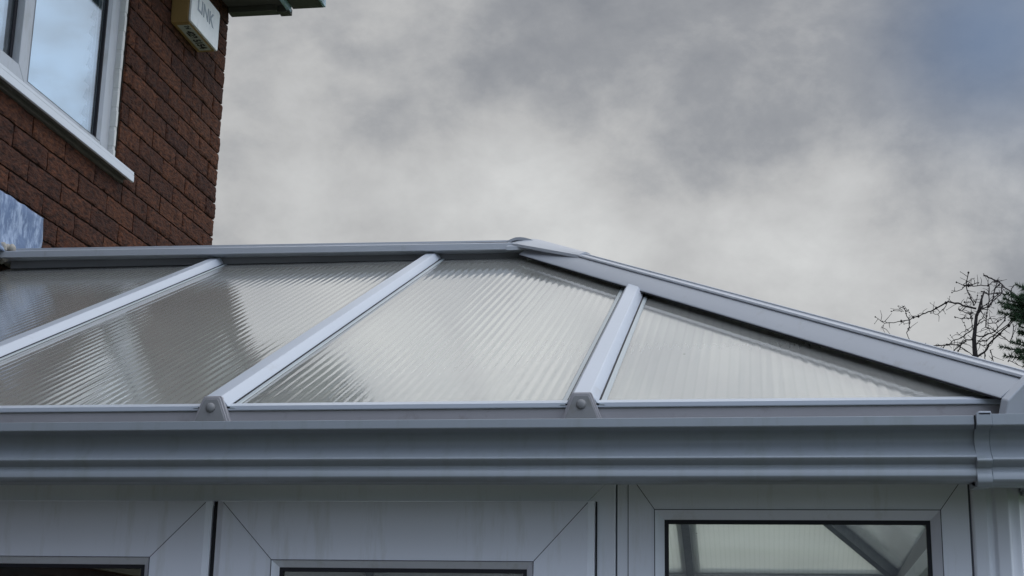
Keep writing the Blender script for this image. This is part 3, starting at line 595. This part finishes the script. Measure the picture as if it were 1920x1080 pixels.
# ---- walls: front frames
FY = 2.70; ZH = 1.984
UX, UZ, NR = (1, 0, 0), (0, 0, 1), (0, -1, 0)
FO = Vector((0, FY, 0))
SILLZ = .62
def infill(parent, o, ux, nrm, x0, x1, z0, z1, bead=.0125, gap=.0145, gl=GLASS):
    b = bead_frame(MB(), o, ux, UZ, nrm, x0, x1, z0, z1, bead, -.0012, .012); b.build('glazing_bead', PVCF, parent); rect_frame(MB(), Vector(o) + Vector(nrm) * .0013, ux, UZ, nrm, x0 - .0008, x1 + .0008, z0 - .0008, z1 + .0008, .0014, .004).build('bead_groove_shade', SEAM, parent)  # thin dark frame in place of the groove shadow round the bead
    g1 = rect_frame(MB(), Vector(o) - Vector(nrm) * .0125, ux, UZ, nrm, x0 + bead - .003, x1 - bead + .003, z0 + bead - .003, z1 - bead + .003, .0100, .010); g1.build('gasket', RUB, parent)
    ox, on = Vector(ux), Vector(nrm); P = lambda x, z, d: Vector(o) + ox * x + Vector(UZ) * z - on * d
    q = [(x0 + bead, z0 + bead), (x1 - bead, z0 + bead), (x1 - bead, z1 - bead), (x0 + bead, z1 - bead)]
    vs = [P(x, z, .016) for x, z in q] + [P(x, z, .022) for x, z in q]
    MB().add(vs, [(0, 1, 2, 3), (7, 6, 5, 4), (0, 4, 5, 1), (1, 5, 6, 2), (2, 6, 7, 3), (3, 7, 4, 0)]).build('pane', gl, parent)
def seams(parent, pairs, y):
    for (xa, za), (xb, zb) in pairs:
        m = MB(); d = Vector((xb - xa, 0, zb - za)).normalized(); s = Vector((d.z, 0, -d.x)) * .0006
        a, b = Vector((xa, y, za)), Vector((xb, y, zb)); m.add([a - s, a + s, b + s, b - s, a - s + Vector((0, .002, 0)), a + s + Vector((0, .002, 0)), b + s + Vector((0, .002, 0)), b - s + Vector((0, .002, 0))], [(0, 1, 2, 3), (4, 7, 6, 5), (0, 4, 5, 1), (1, 5, 6, 2), (2, 6, 7, 3), (3, 7, 4, 0)])
        m.build('corner_weld', SEAM, parent)
# door frame (outer)
DL, DR = -1.735, -.2505
df = rect_frame(MB(), FO, UX, UZ, NR, DL, DR, .05, ZH, .050, .07).build('door_frame', PVCF, cons, bevel=.002)
SY = FY - .018
def door(x0, x1, gx0, gx1, gtop):
    w = x1 - gx1; d = MB(); o = Vector((0, SY, 0)); ztop = 1.9335
    # rails with mitred corners and a softly sloped outer lip
    P = lambda x, z, dd: Vector((x, SY + dd, z))
    a = [(x0, .06), (x1, .06), (x1, ztop), (x0, ztop)]; b = [(gx0, .22), (gx1, .22), (gx1, gtop), (gx0, gtop)]
    ai = [(x0 + .012, .072), (x1 - .012, .072), (x1 - .012, ztop - .0015), (x0 + .012, ztop - .0015)]
    for i in range(4):
        j = (i + 1) % 4
        vs = [P(*ai[i], 0), P(*ai[j], 0), P(*b[j], 0), P(*b[i], 0), P(*a[i], .0045), P(*a[j], .0045), P(*a[i], .062), P(*a[j], .062), P(*b[j], .062), P(*b[i], .062)]
        d.add(vs, [(0, 1, 2, 3), (4, 5, 1, 0), (4, 6, 7, 5), (6, 9, 8, 7), (3, 2, 8, 9)])
    ob = d.build('door', PVCF, cons, recalc=True)
    infill(ob, (0, SY, 0), UX, NR, gx0, gx1, .22, gtop)
    seams(ob, [((x0 + .012, ztop - .003), (gx0, gtop)), ((x1 - .012, ztop - .003), (gx1, gtop))], SY - .0004)
    MB().box((x0 - .0045, FY - .0055, .06), (x0 - .001, FY - .001, ztop)).build('weather_seal', RUB, ob); MB().box((x1 + .001, FY - .0055, .06), (x1 + .0035, FY - .001, ztop)).build('weather_seal', RUB, ob)
    return ob
door(-1.690, -.9945, -1.583, -1.1075, 1.8295); door(-.9845, -.2865, -.8745, -.3945, 1.8265)
MB().box((-.9925, FY - .0105, .06), (-.9865, FY + .02, 1.925)).build('meeting_gasket', RUB, df)
hd = MB().box((-1.03, SY - .045, 1.02), (-1.018, SY - .033, 1.15)).box((-1.032, SY - .032, 1.0), (-1.016, SY - .0005, 1.03)).build('handle', ALU, df, bevel=.003)
MB().box((DR + .0008, FY + .004, .05), (DR + .0030, FY + .03, ZH)).build('seam', SEAM, cons); MB().box((DR + .0212, FY + .002, .05), (DR + .0226, FY + .03, ZH)).build('seam', SEAM, cons)
MB().box((DR + .0030, FY + .0015, .05), (DR + .0212, FY + .06, ZH)).build('mullion', PVCF, cons)
def window(o, ux, nrm, x0, x1, w=.049, name='window', z0=SILLZ, z1=ZH, fr=PVCF):
    ob = rect_frame(MB(), o, ux, UZ, nrm, x0, x1, z0, z1, w, .06).build(name, fr, cons, bevel=.002)
    infill(ob, o, ux, nrm, x0 + w, x1 - w, z0 + w, z1 - w + .0)
    return ob
# window beside the doors, its head lines up under the gutter
wx0, wx1 = DR + .0228, .3555
wb = MB(); P = lambda x, z, d: Vector((x, FY + d, z)); a = [(wx0, SILLZ), (wx1, SILLZ), (wx1, ZH), (wx0, ZH)]; gx = (-.1815, .3085, 1.9205); b = [(gx[0], SILLZ + .05), (gx[1], SILLZ + .05), (gx[1], gx[2]), (gx[0], gx[2])]
for i in range(4):
    j = (i + 1) % 4
    vs = [P(*a[i], 0), P(*a[j], 0), P(*b[j], 0), P(*b[i], 0), P(*a[i], .06), P(*a[j], .06), P(*b[j], .06), P(*b[i], .06)]
    wb.add(vs, [(0, 1, 2, 3), (7, 6, 5, 4), (0, 4, 5, 1), (3, 2, 6, 7), (1, 5, 6, 2), (0, 3, 7, 4)])
wob = wb.build('window', PVCF, cons)
infill(wob, FO, UX, NR, gx[0], gx[1], SILLZ + .05, gx[2], bead=.0165)
seams(wob, [((wx0 + .004, ZH - .004), (gx[0], gx[2])), ((wx1 - .004, ZH - .004), (gx[1], gx[2]))], FY - .0004)
MB().box((wx1 + .0005, FY + .003, .05), (wx1 + .0035, FY + .03, ZH)).build('seam', SEAM, cons)
# corner post: a moulded cover with shallow vertical flutes
A1 = Vector((wx1 + .0038, FY)); prof = []
dd = (plan[2] - plan[1]).normalized(); Kx = .462
pts = [(wx1 + .0038, FY + .06), (wx1 + .0038, FY + .001), (wx1 + .008, FY - .002), (wx1 + .030, FY - .002), (wx1 + .034, FY + .004), (wx1 + .040, FY + .006), (wx1 + .045, FY + .001), (wx1 + .066, FY + .001), (wx1 + .070, FY + .006), (wx1 + .078, FY + .009), (wx1 + .086, FY + .011), (wx1 + .090, FY + .022), (wx1 + .096, FY + .027), (wx1 + .108, FY + .046), (wx1 + .104, FY + .068), (wx1 + .05, FY + .09)]
MB().sweep(pts, (0, 0, .05), (0, 0, ZH), (1, 0, 0), (0, 1, 0)).build('corner_post', PVCF, cons, bevel=.002)
window(FO, UX, NR, XW + .03, DL - .004)
MB().box((XW + .025, FY + .004, .0), (DL - .01, FY + .20, SILLZ - .002)).build('dwarf_wall', MORT, cons); MB().box((DR + .025, FY + .004, 0), (.43, FY + .20, SILLZ - .002)).build('dwarf_wall', MORT, cons)
# remaining sides
corners = [Vector((.452, FY + .07, 0)), Vector((.57, 6.56, 0)), Vector((XW + .03, 6.56, 0))]
for i in range(2):
    a, b = corners[i], corners[i + 1]; d = (b - a); L = d.length; d.normalize(); nr = Vector((d.y, -d.x, 0)); k = 2 if L > .9 else 1
    if L > 2: k = 4
    for q in range(k):
        window(a, d, nr, .03 + (L - .06) * q / k, .03 + (L - .06) * (q + 1) / k - .004)
    MB().sweep([(0, 0), (L, 0), (L, .18), (0, .18)], a, a + Vector((0, 0, SILLZ - .002)), d, -nr).build('dwarf_wall', MORT, cons)
    MB().sweep([(-.035, -.01), (.035, -.01), (.035, .06), (-.035, .06)], b, b + Vector((0, 0, ZH)), d, -nr).build('corner_post', PVCF, cons, bevel=.003)
m = MB(); m.add([(c.x, c.y, .012) for c in corners] + [(XW + .03, FY + .01, .012)], [(0, 1, 2, 3)]); m.build('floor', FLOOR, cons, recalc=False)

MB().box((XW - .01, 6.31, 0), (XW + .025, 6.60, 2.09)).build('end_panel', PVCF, cons)
# ================================================================ TREES BEYOND
MAIN = [(1.263, 3.14), (1.268, 3.34), (1.273, 3.496), (1.27, 3.557), (1.27, 3.625), (1.281, 3.693), (1.291, 3.762), (1.306, 3.796), (1.322, 3.851), (1.345, 3.912)]
BR = [([(1.274, 3.509), (1.324, 3.542), (1.372, 3.61), (1.434, 3.67), (1.488, 3.717), (1.541, 3.757)], 4.5, 1.5), ([(1.293, 3.806), (1.236, 3.821), (1.192, 3.841), (1.134, 3.851), (1.08, 3.821), (1.033, 3.794), (0.983, 3.778), (0.907, 3.744), (0.841, 3.735), (0.762, 3.726), (0.71, 3.766)], 4, 1), ([(0.907, 3.744), (0.889, 3.783), (0.874, 3.825)], 2.2, 1), ([(0.886, 3.797), (0.903, 3.804)], 1.5, 1), ([(0.876, 3.797), (0.824, 3.802), (0.804, 3.798)], 1.3, 0.8), ([(0.87, 3.804), (0.845, 3.829)], 1.2, 0.6), ([(0.896, 3.797), (0.927, 3.765)], 1.2, 0.6), ([(0.907, 3.744), (0.905, 3.7), (0.887, 3.666), (0.904, 3.617)], 1.9, 1.3), ([(1.134, 3.851), (1.112, 3.813), (1.071, 3.776), (1.032, 3.784)], 1.5, 1), ([(0.762, 3.726), (0.74, 3.689)], 0.9, 0.5), ([(0.794, 3.729), (0.749, 3.737)], 1.8, 1), ([(1.278, 3.824), (1.265, 3.872), (1.243, 3.946), (1.26, 4.026)], 2.6, 1.7), ([(1.243, 3.948), (1.188, 3.968)], 1.8, 1.2), ([(1.24, 3.946), (1.202, 3.919), (1.159, 3.906)], 1.7, 0.9), ([(1.23, 3.948), (1.256, 3.948)], 3.5, 3), ([(1.243, 3.948), (1.308, 3.944), (1.366, 3.943), (1.393, 3.967), (1.432, 3.966)], 2.0, 1.5), ([(1.256, 3.952), (1.315, 3.962)], 1.5, 0.8), ([(1.347, 4.006), (1.388, 3.988), (1.438, 3.959), (1.481, 3.916), (1.517, 3.881)], 3.2, 2), ([(1.438, 3.959), (1.403, 3.918), (1.394, 3.877), (1.365, 3.815), (1.306, 3.796)], 2.5, 2), ([(1.447, 3.952), (1.444, 3.903), (1.406, 3.863), (1.358, 3.815)], 2.3, 1.8), ([(1.372, 3.946), (1.369, 3.884), (1.362, 3.815), (1.349, 3.76)], 2.3, 1.7), ([(1.325, 3.909), (1.369, 3.891), (1.434, 3.897), (1.485, 3.882)], 2.4, 1.5), ([(1.273, 3.618), (1.225, 3.619), (1.191, 3.585), (1.114, 3.59), (1.055, 3.587), (1.004, 3.588), (0.991, 3.595)], 2.8, 1.3), ([(1.191, 3.585), (1.169, 3.531)], 2.6, 1.6), ([(1.191, 3.585), (1.137, 3.538)], 1.8, 1), ([(1.197, 3.572), (1.258, 3.523)], 2, 1.3), ([(1.261, 3.68), (1.213, 3.64), (1.161, 3.62), (1.12, 3.59)], 2.2, 1.3), ([(1.114, 3.59), (1.08, 3.566), (1.048, 3.567)], 2, 1), ([(1.276, 3.782), (1.253, 3.773), (1.221, 3.787), (1.193, 3.805)], 2.2, 1.2), ([(1.271, 3.748), (1.255, 3.748), (1.212, 3.746), (1.168, 3.757)], 1.9, 1), ([(1.267, 3.68), (1.261, 3.748), (1.259, 3.776)], 1.8, 1), ([(1.247, 3.666), (1.228, 3.68), (1.218, 3.722)], 1.4, 0.8), ([(1.265, 3.639), (1.323, 3.638), (1.388, 3.664), (1.45, 3.731), (1.459, 3.765)], 2.5, 1.6), ([(1.289, 3.611), (1.34, 3.61), (1.408, 3.664), (1.489, 3.73), (1.509, 3.744)], 2.5, 1.7), ([(1.346, 3.716), (1.398, 3.715), (1.444, 3.745), (1.465, 3.772)], 1.6, 1), ([(1.349, 3.76), (1.339, 3.692), (1.376, 3.678), (1.419, 3.643), (1.468, 3.601), (1.487, 3.594)], 2.2, 1.4), ([(1.494, 3.71), (1.49, 3.649), (1.475, 3.608)], 1.8, 1.1), ([(1.324, 3.542), (1.327, 3.488)], 2.2, 1.5), ([(1.356, 3.556), (1.366, 3.508), (1.358, 3.474)], 1.9, 1.2), ([(1.477, 3.54), (1.455, 3.486)], 1.4, 0.9), ([(1.455, 3.493), (1.535, 3.452)], 1.6, 1), ([(1.306, 3.796), (1.336, 3.768), (1.294, 3.707)], 2, 1.3), ([(1.288, 3.707), (1.334, 3.733), (1.368, 3.746)], 1.8, 1.1), ([(1.306, 3.796), (1.353, 3.829), (1.421, 3.89)], 2.4, 1.4), ([(1.282, 3.824), (1.304, 3.886)], 1.8, 1), ([(1.327, 3.885), (1.326, 3.816), (1.298, 3.768)], 3, 2), ([(1.225, 3.619), (1.176, 3.661)], 1.2, 0.7), ([(1.16, 3.613), (1.136, 3.648)], 1.0, 0.6), ([(1.278, 3.584), (1.309, 3.624), (1.349, 3.651)], 2, 1.2), ([(1.388, 3.65), (1.372, 3.596), (1.326, 3.583), (1.288, 3.597)], 1.8, 1.2), ([(1.257, 3.845), (1.228, 3.846)], 1.8, 1.4), ([(1.404, 3.925), (1.426, 3.973)], 1.8, 1.2), ([(1.514, 3.943), (1.499, 3.909), (1.459, 3.882)], 1.8, 1.4)]
BOUGH = [[(1.42, 3.792), (1.483, 3.652)], [(1.327, 3.7), (1.52, 3.587)], [(1.327, 3.655), (1.523, 3.536)], [(1.362, 3.732), (1.513, 3.664)], [(1.419, 3.545), (1.538, 3.486)], [(1.321, 3.451), (1.518, 3.372)], [(1.422, 3.494), (1.475, 3.348)], [(1.417, 3.367), (1.55, 3.309)], [(1.392, 3.641), (1.541, 3.536)], [(1.428, 3.348), (1.548, 3.284)], [(1.457, 3.762), (1.501, 3.652)], [(1.376, 3.463), (1.529, 3.36)], [(1.342, 3.703), (1.462, 3.614)], [(1.406, 3.577), (1.539, 3.511)]]
tree = empty('bare_tree', (MAIN[0][0], 9.0, 0), 'bare leafless tree with knobbly dark twigs behind the right end of the roof', 'tree')
m = MB(); TX, TZ = MAIN[0]
pts = [(TX + .05, 9.02, 0), (TX + .02, 9.0, 1.0), (TX, 9.0, 1.9)] + [(x, 9.0, z) for i, (x, z) in enumerate(MAIN)]
rad = [.07, .05, .03] + [max(.004, .018 - .0015 * i) for i in range(len(MAIN))]
m.tube(pts, rad, 8)
m.build('trunk', BARK, tree, smooth=True)
m = MB(); rb = random.Random(3)
def knob(p, rr): m.lathe(Vector(p) - Vector((0, 0, rr)), (0, 0, 1), [(0, rr * .3), (rr, rr), (rr * 2, rr * .3)], 6)
def deep(x, z):
    d_ = .9 * noise.noise(Vector((x * 2.2, z * 2.2, 4.4))) * min(1, abs(x - TX) * 4); k_ = (9.0 + d_) / 9.0
    return (x * k_, 9.0 + d_, 1.62 + (z - 1.62) * k_)
for bi, (p, wa, wb2) in enumerate(BR):
    n = len(p)
    # resample with a little crookedness
    P3 = []; 
    for i in range(n - 1):
        for k in range(3):
            t_ = k / 3; x = p[i][0] * (1 - t_) + p[i + 1][0] * t_; z = p[i][1] * (1 - t_) + p[i + 1][1] * t_; s = (i + t_) / (n - 1)
            P3.append(deep(x + (rb.uniform(-.004, .004) if k else 0), z + (rb.uniform(-.004, .004) if k else 0)))
    P3.append(deep(*p[-1])); N_ = len(P3)
    px = 9.1 / 2843 * .5 * 2.0
    m.tube(P3, [px * (wa + (wb2 - wa) * i / (N_ - 1)) * .50 for i in range(N_)], 5)
    if wb2 > .55: knob(P3[-1], px * (wb2 * .95 + .6))
    for i in range(1, N_ - 1):
        if rb.random() < .3:
            q = Vector(P3[i]); knob(q, px * (wa * .55 + .6))
        if rb.random() < .62:
            q = Vector(P3[i]); dr_ = Vector((rb.uniform(-1, 1), rb.uniform(-1, 1), rb.uniform(-.7, 1))).normalized(); ln = rb.uniform(.02, .09)
            e1 = q + dr_ * ln * .5 + Vector((rb.uniform(-.01, .01), 0, .004)); e2 = q + dr_ * ln + Vector((0, 0, rb.uniform(-.01, .015)))
            m.tube([q, e1, e2], [px * .6, px * .45, px * .3], 4)
            if rb.random() < .35: knob(e2, px * .9)
# lower crown, hidden behind the roof from here
for k in range(46):
    h = rb.uniform(1.5, 3.2); a = rb.uniform(0, 6.28); q = Vector((TX, 9.0, h)); pts = [q]; d = Vector((math.cos(a), math.sin(a), rb.uniform(-.1, .5)))
    for s in range(6): d = (d + Vector((rb.uniform(-.3, .3), rb.uniform(-.3, .3), rb.uniform(-.35, .1)))).normalized(); pts.append(pts[-1] + d * rb.uniform(.05, .11))
    m.tube(pts, [.010 - .0013 * i for i in range(7)], 5)
m.build('crown', BARK, tree)

con = empty('conifer_tree', (1.9, 8.45, 0), 'dark green conifer with drooping needle boughs at the right edge beyond the roof', 'tree')
m = MB().tube([(1.9, 8.45, 0), (1.9, 8.45, 2), (1.88, 8.45, 3.4), (1.87, 8.45, 4.4)], [.10, .08, .045, .01], 8); m.build('trunk', BARK, con, smooth=True)
m = MB()
def needles(q, d, L, rr, nper):
    d = d.normalized(); a0 = d.orthogonal().normalized(); b0 = d.cross(a0)
    for k in range(nper):
        t_ = rr.random(); c = q + d * L * t_; an = rr.uniform(0, 6.283); o = (a0 * math.cos(an) + b0 * math.sin(an)); nd = (o * .8 + d * rr.uniform(.3, .8)).normalized(); ln = rr.uniform(.018, .034)
        s = nd.cross(Vector((rr.uniform(-1, 1), rr.uniform(-1, 1), rr.uniform(-1, 1)))).normalized() * .0021
        m.add([c - s, c + s, c + nd * ln], [(0, 1, 2)], 0)
def bough(tip, base, rr, dense=1.0):
    tip, base = Vector(tip), Vector(base); n = 8; pts = []
    for i in range(n + 1):
        t_ = i / n; q = base.lerp(tip, t_); q.z += -.05 * math.sin(math.pi * t_) * (base - tip).length * 1.5 ; pts.append(q)
    m.tube(pts, [.009 * (1 - .75 * i / n) for i in range(n + 1)], 5, 1)
    for i in range(n):
        d = pts[i + 1] - pts[i]; needles(pts[i], d, d.length, rr, int(26 * dense))
        if i < n - 1:
            for sgn in (-1, 1):
                if rr.random() < .8:
                    sd2 = d.normalized().cross(Vector((0, .3, 1))).normalized() * sgn; td = (sd2 * .8 + d.normalized() * .9 + Vector((0, 0, rr.uniform(-.35, .1)))).normalized(); L = (base - tip).length * rr.uniform(.18, .36) * (1.1 - i / n)
                    m.tube([pts[i], pts[i] + td * L], [.004, .002], 4, 1); needles(pts[i], td, L, rr, int(30 * dense))
rr = random.Random(11)
for (tx, tz), (bx, bz) in BOUGH:
    for j in range(2): bough((tx + (.0 if j == 0 else rr.uniform(0, .04)), 8.40 + rr.uniform(-.08, .08), tz - (.0 if j == 0 else rr.uniform(0, .05))), (max(bx, 1.52) + .25, 8.45, bz + .06), rr, 3.0)
for k in range(120):
    h = rr.uniform(.5, 4.3); a = rr.uniform(0, 6.28); L = .12 + (4.5 - h) * .26
    tx = 1.88 + math.cos(a) * L
    if tx < 1.62 and h > 2.9: continue
    bough((tx, 8.45 + math.sin(a) * L, h - .22 * L), (1.88, 8.45, h), rr, .7)
m.build('crown', [NEED, BARK], con, recalc=False)
